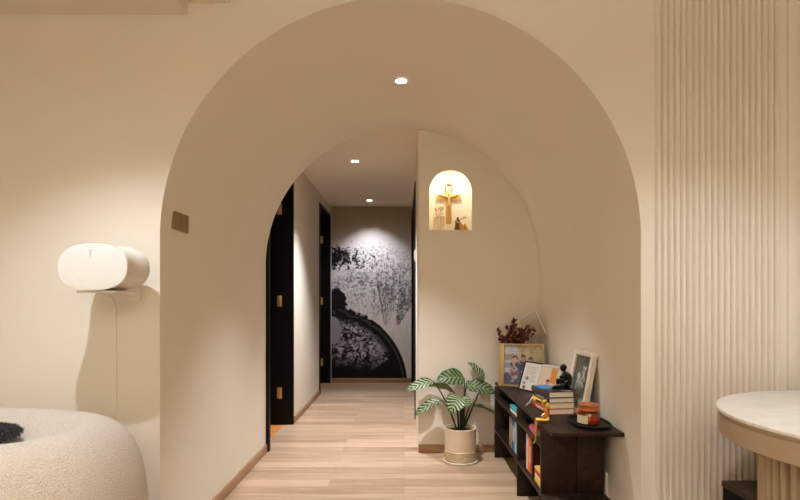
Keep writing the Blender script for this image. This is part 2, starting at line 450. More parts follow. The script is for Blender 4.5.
# ================================================================== LAMPS
m_trim = M('lamp trim', (.80, .76, .70), .5)
m_glow = emit('lit lamp lens', (1, .95, .86), 14)
def downlight(loc, label, rad=.042):
    t = thing('recessed_downlight', label, 'ceiling light', loc, 0, 'recessed downlights')
    MB().lathe([(rad*.80, -.004), (rad, -.004), (rad*1.12, -.001), (rad*1.12, 0.0)]).build('trim_ring', m_trim, t)
    MB().lathe([(0, -.003), (rad*.5, -.0035), (rad*.79, -.003), (rad*.79, .0)]).build('lens', m_glow, t)
downlight((-.017, 3.117, ASP+AR-.001), 'lit round downlight set in the crown of the arched passage')
downlight((-.46, 4.99, CZ-.0005), 'lit round downlight in the flat corridor ceiling, midway along')
downlight((-.45, 6.93, CZ-.0005), 'lit round downlight in the corridor ceiling just before the mural')

# ================================================================== SOFA
def sofa_material():
    m, nt, b = new_mat('cream boucle'); v = coords(nt)
    vo = nt.nodes.new('ShaderNodeTexVoronoi'); vo.inputs['Scale'].default_value = 210; nt.links.new(v, vo.inputs['Vector'])
    d = S(nt, vo.outputs['Distance']); f = tnoise(nt, v, 150, 3, .6)
    nt.links.new(mixc(nt, d.step(.1, .8), (.80, .75, .68), (.70, .63, .55)), b.inputs['Base Color'])
    b.inputs['Roughness'].default_value = .95; b.inputs['Sheen Weight'].default_value = .25; b.inputs['Specular IOR Level'].default_value = .1
    bump(nt, b, (1.0-d)*.8 + f*.5, .9, .006); return m
def sofa():
    t = thing('boucle_sofa', 'rounded cream boucle sofa by the left wall below the white speaker', 'sofa', (-1.865, 1.70, .006))
    a, bb, n = 1.00, .43, 2.9                     # half length, half depth, roundness of the outline
    prof = [(.10, .03), (.03, .06), (.0, .16), (.0, .34), (.008, .48), (.022, .57), (.048, .645), (.085, .695), (.13, .722), (.175, .724), (.215, .705), (.25, .685), (.285, .665), (.32, .652), (.36, .648), (.40, .647), (.415, .647)]
    U = 120; rings = []; b = MB()
    for ins, z in prof:
        ring = []
        for i in range(U):
            th = 2*pi*i/U; c, s = cos(th), sin(th)
            ex = 2/n
            ca = abs(c)**ex*(1 if c >= 0 else -1); sa = abs(s)**ex*(1 if s >= 0 else -1)
            zz = z + (.008*sa if z > .5 else 0)
            ring.append(b.bm.verts.new(((a-ins)*ca, (bb-ins)*sa if bb-ins > .02 else .02*sa, zz)))
        rings.append(ring)
    for q, w in zip(rings, rings[1:]):
        for i in range(U): b.bm.faces.new((q[i], q[(i+1) % U], w[(i+1) % U], w[i]))
    b.bm.faces.new(rings[-1]); b.bm.faces.new(rings[0][::-1])
    o = b.build('upholstery', sofa_material(), t, angle=180)
    s = o.modifiers.new('sub', 'SUBSURF'); s.levels = 1; s.render_levels = 1
    MB().prism([((a-.14)*abs(cos(x))**.7*(1 if cos(x) >= 0 else -1), (bb-.13)*abs(sin(x))**.7*(1 if sin(x) >= 0 else -1)) for x in [2*pi*k/48 for k in range(48)]], 0, .04, 'XY').build('plinth', m_dk, t)
sofa()
def shag_cushion():
    rnd = random.Random(4); b = MB()
    b.ball((0, 0, 0), (.20, .020, .10), seg=24)
    for k in range(2600):
        u = rnd.uniform(-1, 1); th = rnd.uniform(0, 2*pi); r = sqrt(1-u*u)
        n = Vector((r*cos(th), r*sin(th), u)); p = Vector((n.x*.20, n.y*.020, n.z*.10))
        nn = Vector((n.x/.2, n.y/.02, n.z/.10)).normalized()
        d = (nn + Vector((rnd.uniform(-.6, .6), rnd.uniform(-.6, .6), rnd.uniform(-.6, .6)))).normalized()
        a = d.orthogonal().normalized()*.0035; c = d.cross(a)
        v = [b.bm.verts.new(p+a), b.bm.verts.new(p-a*.5+c*.8), b.bm.verts.new(p-a*.5-c*.8), b.bm.verts.new(p+d*rnd.uniform(.010, .017))]
        for i, j in ((0, 1), (1, 2), (2, 0)): b.bm.faces.new((v[i], v[j], v[3]))
    o = b.build('shaggy_cushion', M('charcoal shag', (.045, .043, .045), .9, var=.4, scale=60), recalc=False)
    tag(o, 'charcoal shaggy cushion lying in the hollow of the cream sofa', 'cushion')
    return o
cu = shag_cushion(); cu.location = (-1.455, 1.72, .700); cu.rotation_euler = (R(-88), 0, R(2))

# ================================================================== SPEAKER
def speaker():
    t = thing('wireless_speaker', 'white pill-shaped speaker mounted on the wall left of the arch', 'speaker', (-1.158, 1.985, 1.2605))
    W2, H2 = .130, .090
    def ring(w, h, y, n=2.45, U=64):
        out = []
        for i in range(U):
            th = 2*pi*i/U; c, s = cos(th), sin(th); e = 2/n
            # a pill: straight top and bottom with round ends
            out.append((w*abs(c)**e*(1 if c >= 0 else -1), y, h*abs(s)**e*(1 if s >= 0 else -1)))
        return out
    def loft(rs, cap0=True, cap1=True):
        b = MB(); V = [[b.bm.verts.new(p) for p in r] for r in rs]; U = len(V[0])
        for q, w in zip(V, V[1:]):
            for i in range(U): b.bm.faces.new((q[i], q[(i+1) % U], w[(i+1) % U], w[i]))
        if cap0: b.bm.faces.new(V[0])
        if cap1: b.bm.faces.new(V[-1][::-1])
        return b
    gm, nt, bs = new_mat('white speaker grille'); v = coords(nt)
    vo = nt.nodes.new('ShaderNodeTexVoronoi'); vo.inputs['Scale'].default_value = 260; nt.links.new(v, vo.inputs['Vector'])
    nt.links.new(mixc(nt, S(nt, vo.outputs[0]).step(.1, .6), (.74, .73, .72), (.80, .79, .78)), bs.inputs['Base Color']); bs.inputs['Roughness'].default_value = .7
    loft([ring(W2*.965, H2*.955, .004), ring(W2*.955, H2*.945, -.0015), ring(W2*.5, H2*.5, -.003)]).build('grille', gm, t)
    loft([ring(W2*.965, H2*.955, .0), ring(W2*.99, H2*.985, -.002), ring(W2, H2, .004), ring(W2*.985, H2*.98, .016), ring(W2*.95, H2*.93, .045), ring(W2*.93, H2*.91, .085),
          ring(W2*.97, H2*.94, .125), ring(W2*1.02, H2*.99, .15), ring(W2*1.01, H2*.97, .168), ring(W2*.9, H2*.85, .176)]).build('housing', m_white, t)
    b = MB(); b.box((-.075, .02, -.100), (.070, .165, -.0905), .004); b.box((-.03, .150, -.104), (.03, .270, -.096), .003); b.box((-.045, .262, -.13), (.045, .2745, -.04), .003)
    b.build('wall_bracket', m_white, t)
    cu = bpy.data.curves.new('logo', 'FONT'); cu.body = 'SONOS'; cu.size = .008; cu.align_x = 'CENTER'; cu.align_y = 'CENTER'; cu.extrude = .0004
    to = bpy.data.objects.new('logo_tmp', cu); COL.objects.link(to)
    dg = bpy.context.evaluated_depsgraph_get(); me = bpy.data.meshes.new_from_object(to.evaluated_get(dg)); bpy.data.objects.remove(to)
    me.materials.clear(); me.materials.append(M('logo grey', (.42, .41, .40), .5))
    lo = bpy.data.objects.new('logo', me); COL.objects.link(lo); lo.parent = t
    lo.location = (-.008, -.0034, .048); lo.rotation_euler = (pi/2, R(90), 0)
    lo['label'] = 'small grey lettering on the grille'
    z0 = -.10
    MB().tube([(-.055, .150, z0+.006), (-.058, .235, z0-.012), (-.060, .268, z0-.05), (-.061, .271, z0-.2), (-.059, .2715, z0-.5), (-.061, .2715, z0-.9), (-.061, .2715, z0-1.10)], .0032, 8).build('power_cable', m_white, t)
speaker()
# bronze socket plate on the inner left face of the arch
t = thing('wall_switch', 'bronze double switch plate on the inner left face of the arch', 'switch', (AX-AR, 2.455, 1.497))
m_bronze = M('bronze metal', (.30, .20, .095), .45, .5)
MB().box((-.0002, -.088, -.045), (.008, .088, .045), .002).build('plate', m_bronze, t)
for y0, y1 in ((-.080, .012), (.020, .080)): MB().box((.007, y0, -.037), (.0105, y1, .037), .0015).build('rocker', m_bronze, t)

# white switch plate on the edge of the right-hand corridor wall
t = thing('wall_switch', 'small white switch plate beside the black door frame on the corridor right', 'switch', (CR, 5.02, 1.555))
MB().box((-.012, -.045, -.055), (.0002, .045, .055), .002).build('plate', m_white, t)
MB().box((-.016, -.03, -.04), (-.011, .03, .04), .001).build('rocker', m_white, t)

# socket low behind the bookcase
t = thing('wall_socket', 'white wall socket low on the wall behind the dark bookcase', 'socket', (AX+AR, 2.66, .225))
MB().box((-.014, -.043, -.060), (.0002, .043, .060), .003).build('plate', m_white, t)
MB().box((-.017, -.018, -.03), (-.013, .018, .03), .001).build('outlet', m_dk, t)

# ================================================================== ROUND TABLE
def table():
    t = thing('round_table', 'round dining table with pale marble top and fluted drum base', 'table', (1.541, 1.592, 0))
    m, nt, b = new_mat('pale marble'); v = coords(nt, scale=(1, 3.2, 1), rot=(0, 0, R(12)))
    f = tnoise(nt, v, 4, 8, .6, 1.4); k = ((f-.5).abs()).step(.0, .12)
    nt.links.new(mixc(nt, k, (.85, .85, .86), (.95, .96, .98)), b.inputs['Base Color']); b.inputs['Roughness'].default_value = .28
    rr = .527
    MB().lathe([(0, .763), (rr-.008, .763), (rr-.001, .765), (rr, .769), (rr-.001, .774), (rr-.004, .775), (0, .775)], seg=128).build('marble_top', m, t)
    m_tan = M('taupe lacquer', (.46, .37, .265), .45, bmp=.05)
    MB().lathe([(0, .687), (rr-.012, .687), (rr-.008, .691), (rr-.008, .748), (rr-.013, .751), (rr-.013, .756), (rr-.006, .758), (rr-.006, .7635), (0, .7635)], seg=128).build('apron', m_tan, t)
    # drum of half-round staves
    n = 60; r0 = .374; pts = []
    for i in range(n):
        a0 = 2*pi*i/n
        for k in range(8):
            q = pi*k/7; aa = a0 + (2*pi/n)*(.36 + .32*(1-cos(q))); r = r0 + .032*sin(q)**.4 if 0 < k < 7 else r0-.022
            pts.append((r*cos(aa), r*sin(aa)))
    MB().prism(pts, .0, .688, 'XY').build('fluted_base', m_tan, t, angle=60)
table()
# low dark bench along the fluted wall, seen past the table
t = thing('low_bench', 'low black bench against the fluted wall behind the round table', 'bench', (1.745, 2.142, 0))
m_leather = M('dark leather', (.060, .045, .038), .45, bmp=.15)
MB().box((-.41, -.105, .35), (.41, .105, .375), .004).build('seat', m_leather, t)
MB().box((-.405, -.095, .03), (.405, .10, .35), .003).build('carcass', m_dk, t)
for sx in (-.37, .37):
    for sy in (-.07, .07): MB().box((sx-.02, sy-.02, 0), (sx+.02, sy+.02, .03)).build('leg', m_dk, t)
# dark shelf rack far right, in the opening past the fluted wall
t = thing('shelf_rack', 'dark two-tier rack standing in the opening past the fluted wall', 'rack', (2.78, 3.42, 0))
for sx in (-.26, .26):
    for sy in (-.12, .12): MB().box((sx-.012, sy-.012, 0), (sx+.012, sy+.012, .80)).build('post', m_dk, t)
for z in (.20, .62, .77): MB().box((-.27, -.13, z), (.27, .13, z+.025), .002).build('shelf', m_dk, t)

# ================================================================== BOOKCASE
TOP = .530
def bookcase():
    t = thing('low_bookcase', 'low dark walnut bookcase bench along the right wall of the arch', 'bookcase', (0, 0, 0))
    MB().box((.672, 2.425, TOP-.018), (1.004, 3.945, TOP), .002).build('top', m_dark, t)
    X0, X1 = .655, .958
    def panel(y): return MB().box((X0, y, 0), (X1, y+.018, TOP-.018), .001).build('panel', m_dark, t)
    panel(3.845); panel(3.085)
    b = MB(); b.box((X0, 2.55, .21), (.823, 2.568, TOP-.018), .001); b.box((.826, 2.551, .21), (X1, 2.569, TOP-.018), .001); b.build('panel', m_dark, t)
    MB().box((X0+.01, 2.62, 0), (X1-.01, 2.638, .192), .001).build('panel', m_dark, t)
    MB().box((X0, 2.425, .192), (X1, 3.8445, .21), .002).build('bottom_shelf', m_dark, t)
    MB().box((X0, 3.104, .425), (X1-.02, 3.8445, .440), .001).build('shelf', m_dark, t)
    MB().box((X0, 2.570, .425), (X1-.02, 3.0845, .440), .001).build('shelf', m_dark, t)
    MB().box((X1-.018, 2.572, .21), (X1, 3.084, TOP-.018)).build('added_back', m_dark, t)  # unseen backs added to keep the cells dark
    MB().box((X1-.018, 3.104, .21), (X1, 3.844, TOP-.018)).build('added_back', m_dark, t)
bookcase()
def book(label, L, Wd, T, cov, group, cover2=None, name='book', pagec=None, loc=(0, 0, 0), rot=(0, 0, 0), strip=None):
    """local: spine on -X, length along Y, thickness along Z (lying flat)"""
    t = thing(name, label, 'book', loc, 0, group); t.rotation_euler = rot
    b = MB(); h = .0022
    b.box((0, -L/2, 0), (Wd, L/2, h)); b.box((0, -L/2, T-h), (Wd, L/2, T))
    n = 8; o = [(0, 0)] + [(-.004*sin(pi*k/n), T*k/n) for k in range(1, n)] + [(0, T), (.003, T), (.003, 0)]
    b.prism(o, -L/2, L/2, 'XZ')
    b.build('cover', cov, t)
    MB().box((.003, -L/2+.004, h), (Wd-.004, L/2-.004, T-h)).build('pages', pagec or m_page, t)
    if strip: MB().box((-.0052, -L*.2, T*.30), (-.0030, L*.25, T*.70)).build('spine_title', strip, t)
    return t
def cmat(n, c, r=.4): return M('cover ' + n, c, r, var=.12, scale=18)
c_black, c_red, c_yel, c_blue, c_cyan, c_org, c_white, c_brown, c_pink = (cmat('black', (.018, .017, .02)), cmat('red', (.52, .035, .025)), cmat('yellow', (.80, .50, .05)), cmat('blue', (.03, .14, .42)),
    cmat('cyan', (.04, .38, .52)), cmat('orange', (.75, .20, .05)), cmat('white', (.74, .70, .64)), cmat('brown', (.16, .09, .05)), cmat('pink', (.50, .08, .16)))
# stack of four on the top
SX, SY = .750, 2.925; G = 'books stacked on the bookcase top'
rz = R(7)
zz = TOP
def stackbook(label, T, L, Wd, cov, dx, dz, dr, strip=None):
    global zz
    b = book(label, L, Wd, T, cov, G, loc=(SX+dx, SY+dz, zz+.0004), rot=(0, 0, rz+dr), strip=strip); zz += T+.0004; return b
stackbook('red-spined book at the bottom of the stack on the bookcase', .030, .235, .141, c_red, 0, 0, 0, cmat('pale', (.75, .55, .45)))
stackbook('yellow-spined book second from the bottom of the stack', .029, .235, .141, c_yel, .002, .004, R(1), c_black)
stackbook('black-spined book just under the topmost of the stack', .029, .228, .141, c_black, .003, .002, R(-1), cmat('grey', (.25, .24, .24)))
tb = stackbook('black book with blue and white cover, topmost of the stack', .031, .240, .141, c_black, -.004, .0, R(1))
MB().box((.003, -.02, .0311), (.078, .115, .0316)).build('cover_print', cmat('bright blue', (.025, .17, .46)), tb)['label'] = 'bright blue cover picture'
MB().box((.082, -.11, .0311), (.135, .115, .0316)).build('cover_print', cmat('print grey', (.30, .25, .24)), tb)
MB().box((.003, -.115, .0311), (.085, -.03, .0316)).build('cover_print', c_black, tb)
STK = zz
# standing books: rotate so that length runs up and the spine looks out to -X
def standing(label, y, T, Hh, Wd, cov, group, x=.672, z=.2104, strip=None):
    return book(label, Hh, Wd, T, cov, group, loc=(x+.004, y, z + Hh/2), rot=(pi/2, 0, 0), strip=strip)
g1 = 'books standing in the far cell'; g2 = 'books standing in the near cell'
y = 3.185
for lab, T, H, cov, st in [
    ('pale blue book standing beside the middle panel, far cell of bookcase', .030, .195, c_cyan, c_white),
    ('white paperback between the blue books in the far cell', .020, .185, c_white, c_blue),
    ('bright blue book second blue spine in the far cell', .034, .190, cmat('sky', (.06, .33, .62)), c_white),
    ('navy book standing in the middle of the far cell row', .030, .200, c_blue, c_white),
    ('black slim book between navy and brown books in the far cell', .022, .190, c_black, None),
    ('white-and-grey spined book near the brown book, far cell', .024, .185, cmat('stone', (.42, .37, .31)), None),
    ('brown book standing towards the far end of the far cell', .034, .195, c_brown, cmat('tan', (.5, .36, .2))),
    ('tan book at the far end of the row in the far cell', .030, .180, cmat('tan2', (.36, .25, .15)), None)]:
    y += T + .0012
    standing(lab, y, T, H, .15, cov, g1, strip=st)
y = 2.795
for lab, T, H, cov, st in [
    ('shade-darkened red book nearest in the upright row of the near cell', .028, .185, cmat('maroon', (.05, .008, .008)), None),  # cover colour darkened to stand in for shade
    ('bright red book in the upright row of the near cell', .032, .190, c_red, c_white),
    ('orange book beside the red ones in the near cell', .034, .188, c_org, None),
    ('tan thin book between orange and white spines in the near cell', .018, .184, cmat('tan3', (.55, .38, .22)), None),
    ('white-spined book farthest in the upright row of the near cell', .030, .190, c_white, cmat('grey2', (.4, .38, .36)))]:
    y += T + .0012
    standing(lab, y, T, H, .15, cov, g2, strip=st)
zz = .2104
for lab, T, cov in [('yellow book lying lowest in the small pile, near cell', .030, c_yel), ('white and gold book in the middle of the small near-cell pile', .016, cmat('cream', (.75, .60, .35))),
                    ('red book lying on the small pile in the near cell', .022, c_red), ('yellow paperback on top of the small near-cell pile', .014, cmat('yellow2', (.78, .48, .10)))]:
    book(lab, .12, .15, T, cov, 'books lying in the near cell', loc=(.668, 2.655, zz), rot=(0, 0, 0)); zz += T+.0004
book('pink book lying on the upper shelf of the near cell', .14, .14, .034, c_pink, 'books lying on the upper shelves', loc=(.668, 2.775, .4404), rot=(0, 0, R(-3)))
book('white book lying on the upper shelf of the far cell', .20, .14, .020, c_white, 'books lying on the upper shelves', loc=(.668, 3.24, .4404))
book('cyan book lying over the white one, upper shelf of the far cell', .19, .14, .024, c_cyan, 'books lying on the upper shelves', loc=(.667, 3.24, .4610))

# ------------------------------------------------------------------ figurines
def gold_sitter():
    t = thing('gold_figurine', 'slender gold figurine sitting on the bookcase edge with legs hanging', 'figurine', (.688, 2.62, TOP))
    V = [(.020, 0, .016), (.012, 0, .045), (.006, 0, .072), (.004, 0, .084),               # pelvis waist chest neck
         (.018, .011, .014), (-.038, .012, .020), (-.040, .010, -.045), (-.036, .010, -.094), (-.052, .010, -.101),      # far leg
         (.018, -.011, .014), (-.036, -.010, .018), (-.039, -.005, -.040), (-.042, -.002, -.090), (-.056, -.003, -.098), # near leg
         (.006, .017, .074), (.014, .021, .046), (-.012, .012, .028),                      # far arm
         (.006, -.017, .074), (.012, -.021, .044), (-.014, -.010, .028)]
    E = [(0, 1), (1, 2), (2, 3), (0, 4), (4, 5), (5, 6), (6, 7), (7, 8), (0, 9), (9, 10), (10, 11), (11, 12), (12, 13), (2, 14), (14, 15), (15, 16), (2, 17), (17, 18), (18, 19)]
    r = [.012, .008, .011, .005, .010, .0066, .005, .004, .0035, .010, .0066, .005, .004, .0035, .0055, .0045, .0035, .0055, .0045, .0035]
    skin('body', V, E, r, m_gold, t)
    b = MB(); b.ball((-.001, 0, .102), (.0115, .0105, .0145)); b.ball((-.012, 0, .100), (.003, .002, .003), seg=8); b.ball((.007, 0, .107), (.008, .009, .010)); b.tube([(.003, 0, .078), (.001, 0, .094)], .0048)
    b.build('head', m_gold, t)
gold_sitter()
def black_thinker():
    t = thing('black_figurine', 'black seated thinker figurine on the topmost book of the stack', 'figurine', (.868, 2.90, STK))
    m = M('black resin', (.004, .004, .004), .35, spec=.3)
    V = [(.022, 0, .020), (.026, 0, .050), (.014, 0, .083), (.006, 0, .096),
         (.014, .016, .018), (-.030, .020, .052), (-.020, .018, .012), (-.040, .018, .007),
         (.014, -.016, .018), (-.026, -.024, .022), (-.050, -.012, .012), (-.066, -.012, .008),
         (.016, .025, .080), (.000, .026, .060), (-.016, .010, .066),
         (.016, -.025, .080), (.022, -.030, .050), (-.006, -.022, .036)]
    E = [(0, 1), (1, 2), (2, 3), (0, 4), (4, 5), (5, 6), (6, 7), (0, 8), (8, 9), (9, 10), (10, 11), (2, 12), (12, 13), (13, 14), (2, 15), (15, 16), (16, 17)]
    r = [.026, .024, .026, .010, .021, .016, .012, .010, .021, .016, .013, .010, .014, .011, .009, .014, .011, .010]
    skin('body', V, E, r, m, t)
    b = MB(); b.ball((-.002, 0, .116), (.018, .016, .021)); b.ball((-.016, 0, .112), (.004, .003, .004), seg=8); b.ball((.006, 0, .120), (.012, .0125, .014)); b.build('head', m, t)
    MB().box((-.060, -.034, .0002), (.040, .034, .006), .002).build('base', m, t)
black_thinker()

# ------------------------------------------------------------------ picture frames
def frame(name, label, loc, rz, tilt, w, h, bw, depth, fm, pic, mat_w=0, matm=None, lx=None, group=None, picpos=None):
    """frame facing -Y, standing on its bottom edge, leaned back by tilt"""
    t = thing(name, label, 'picture frame', loc, 0, group)
    t.rotation_euler = Matrix.Rotation(rz, 3, 'Z').to_euler() if tilt == 0 else (Matrix.Rotation(rz, 3, 'Z') @ Matrix.Rotation(-tilt, 3, 'X')).to_euler()
    b = MB(); bl = lx or bw; hw = w/2
    b.box((-hw, 0, 0), (-hw+bl, depth, h), .0015); b.box((hw-bw, 0, 0), (hw, depth, h), .0015)
    b.box((-hw+bl-.001, 0, 0), (hw-bw+.001, depth, bw), .0015); b.box((-hw+bl-.001, 0, h-bw), (hw-bw+.001, depth, h), .0015)
    b.build('frame', fm, t)
    box('backing', (-hw+.002, depth*.55, .002), (hw-.002, depth*.95, h-.002), m_dk, t)
    if matm is not None: box('mount', (-hw+bl-.001, depth*.45, bw-.001), (hw-bw+.001, depth*.54, h-bw+.001), matm, t)
    picture('photo', pic, -hw+bl+mat_w, hw-bw-mat_w, bw+mat_w, h-bw-mat_w, depth*.42, t)
    return t
def group_photo(u, v):
    rnd = mnoise.noise(Vector((u*9, v*9, 1.3)))*.5+.5
    c = (.55, .57, .62) if v > .78 else (.40, .33, .24)                    # hazy sky over foliage
    if v > .62 and u > .35: c = (.42+.3*rnd, .34+.25*rnd, .20+.15*rnd)
    if .45 < v < .62 and u < .3: c = (.28, .36, .52) if v < .55 else (.60, .62, .66)
    if v < .42: c = (.055+.05*rnd, .06+.05*rnd, .12+.08*rnd)
    if .3 < v < .42 and u < .22: c = (.55, .55, .60)
    for cx, cz, s, col in ((.28, .62, .075, (.62, .40, .32)), (.50, .66, .07, (.45, .30, .25)), (.70, .60, .07, (.60, .42, .34)), (.20, .42, .05, (.5, .34, .28))):
        if ((u-cx)/s)**2 + ((v-cz)/(s*.95))**2 < 1: c = col
        elif ((u-cx)/s)**2 + ((v-cz-.05)/(s*.95))**2 < 1: c = (.03, .02, .02)
        elif abs(u-cx) < s*1.5 and cz-.34 < v < cz-.05: c = (.05, .06, .14) if rnd > .42 else (.42, .40, .50)
    if ((u-.27)/.10)**2 + ((v-.26)/.13)**2 < 1: c = (.45, .45, .52) if rnd > .45 else (.35, .05, .07)
    q = .55 + .75*(mnoise.noise(Vector((u*31, v*31, 7)))*.5+.5)
    return (c[0]*q*.85, c[1]*q*.85, c[2]*q*.9)
frame('gold_picture_frame', 'large gold frame with a colour group photo at the far end of the bookcase', (.812, 3.715, TOP+.0006), R(-20), R(4), .315, .300, .013, .022, M('brushed gold frame', (.44, .33, .16), .4, .45), group_photo, lx=.042)
def letter(u, v):
    if abs((v*17) % 1 - .5) < .17 and .14 < u < .80 and .32 < v < .88 and mnoise.noise(Vector((u*26, int(v*17)*3.1, 0))) > -.12: return (.28, .27, .26)
    for cx, cz, s in ((.20, .24, .07), (.30, .42, .09), (.24, .08, .10)):
        if ((u-cx)/s)**2+((v-cz)/(s*.7))**2 < 1: return (.10, .09, .09)
    return (.66, .62, .57)
frame('black_picture_frame', 'thin black frame with a printed white page, in front of gold frame', (.815, 3.545, TOP+.0022), R(-62), R(19), .178, .200, .008, .010, m_dk, letter)
def child_photo(u, v):
    c = (.66, .52, .42)
    if u > .52 and v > .40: c = (.62, .25, .04)
    if u > .86 or v > .94: c = (.62, .52, .42)
    if v < .28: c = (.55, .36, .28)
    if v < .12 and u < .45: c = (.70, .42, .12)
    if ((u-.42)/.10)**2 + ((v-.40)/.10)**2 < 1: c = (.45, .25, .18)
    if ((u-.42)/.10)**2 + ((v-.48)/.06)**2 < 1: c = (.05, .03, .03)
    if ((u-.40)/.13)**2 + ((v-.20)/.13)**2 < 1: c = (.30, .32, .36)
    return c
frame('cream_picture_frame', 'cream frame with an orange-walled photo, behind the black figurine', (.894, 3.385, TOP+.0022), R(-62), R(19), .178, .196, .014, .012, M('cream frame', (.66, .58, .46), .5), child_photo)
def portrait(u, v):
    r = mnoise.noise(Vector((u*7, v*11, 4)))*.5+.5
    c = (.055+.03*r,)*3
    if ((u-.66)/.13)**2 + ((v-.80)/.075)**2 < 1: c = (.50, .48, .46)
    if ((u-.66)/.15)**2 + ((v-.86)/.06)**2 < 1: c = (.03, .03, .03)
    if ((u-.62)/.17)**2 + ((v-.55)/.18)**2 < 1 and r > .45: c = (.46, .45, .43)
    if ((u-.40)/.20)**2 + ((v-.38)/.24)**2 < 1: c = (.40*r+.10,)*3
    if ((u-.34)/.10)**2 + ((v-.60)/.07)**2 < 1: c = (.55, .53, .50)
    if v < .2 and r > .5: c = (.34, .33, .32)
    return c
frame('white_picture_frame', 'white frame with a black and white portrait leaning on the right wall', (.9045, 2.862, TOP+.0052), R(-84), R(11), .232, .335, .028, .026, M('white lacquer frame', (.76, .70, .60), .4), portrait)

# clear sheet with a slanted top behind the flowers
def clear_stand():
    t = thing('acrylic_stand', 'clear acrylic sheet with slanted bright edges in the corner behind dried leaves', 'acrylic stand', (.86, 3.945, TOP))
    dirv = Vector((.125, -.235, 0)); L = dirv.length; u = dirv.normalized(); nrm = Vector((-u.y, u.x, 0))
    P = [(0, .0), (0, .46), (L*.60, .535), (L, .375), (L, 0)]
    def pt(a, z, d): p = u*a + nrm*d; return (p.x, p.y, z)
    b = MB(); A = [b.bm.verts.new(pt(a, z, 0)) for a, z in P]; B = [b.bm.verts.new(pt(a, z, .004)) for a, z in P]
    b.bm.faces.new(A); b.bm.faces.new(B[::-1])
    for i in range(5): b.bm.faces.new((A[i], B[i], B[(i+1) % 5], A[(i+1) % 5]))
    g = clear('clear acrylic', (.97, .96, .94), .03)
    b.build('sheet', g, t, smooth=False)
    e = MB()
    for i in (1, 2): e.tube([pt(*P[i], .002), pt(*P[i+1], .002)], .0036, 6)  # pale tubes paint the light caught along two edges
    e.build('edge_gleam', M('painted edge gleam', (.93, .90, .84), .25), t)
clear_stand()

# dried leaves in a vase behind the gold frame
def dried_plant():
    t = thing('dried_flower_vase', 'dark vase of dried reddish-brown leaves behind the gold picture frame', 'dried flowers', (.775, 3.862, TOP))
    MB().lathe([(0, .0004), (.040, .0004), (.052, .03), (.054, .08), (.042, .14), (.030, .18), (.034, .20), (.030, .20), (.026, .18), (.0, .17)]).build('vase', M('dark ceramic', (.05, .035, .03), .35), t)
    m1 = M('dried red brown leaf', (.105, .030, .022), .7, var=.5, scale=40); m2 = M('dried tan leaf', (.34, .17, .085), .7, var=.4, scale=40); m3 = M('dry stem', (.09, .05, .03), .8)
    rnd = random.Random(11)
    stems = MB(); leaves = MB()
    tips = [(-.10, .02, .395), (-.075, .0, .35), (-.02, .01, .40), (.022, .0, .475), (.02, .03, .43), (.05, -.01, .40), (.08, -.03, .39), (.115, -.07, .43), (.135, -.10, .41), (.095, -.05, .36), (-.085, -.01, .335), (.045, .03, .355), (-.04, .03, .345), (.135, -.10, .37), (.0, .02, .36), (.06, -.01, .34)]
    for k, (tx, ty, tz) in enumerate(tips):
        pts = []
        for i in range(7):
            s = i/6; pts.append(Vector((tx*s**1.4, ty*s, .17 + (tz-.17)*s)))
        stems.tube(pts, [.0022]*4+[.0016]*3, 6)
        for j in range(26):
            s = rnd.uniform(.48, 1.0); p = Vector((tx*s**1.4, ty*s, .17+(tz-.17)*s))
            d = Vector((rnd.uniform(-1, 1), rnd.uniform(-1, 1), rnd.uniform(-.4, 1))).normalized()
            L = rnd.uniform(.022, .040); w = L*.36; a = d.cross(Vector((rnd.uniform(-1, 1), rnd.uniform(-1, 1), .3))).normalized(); nn = d.cross(a)
            q = [p, p+d*L*.3+a*w+nn*.002, p+d*L*.7+a*w*.8+nn*.004, p+d*L, p+d*L*.7-a*w*.8+nn*.004, p+d*L*.3-a*w+nn*.002]
            leaves.mi = 1 if (rnd.random() < .22) else 0
            leaves.face(q)
    stems.build('stem', m3, t)
    o = leaves.build('leaves', [m1, m2], t, recalc=False); o['kind'] = 'stuff'
dried_plant()

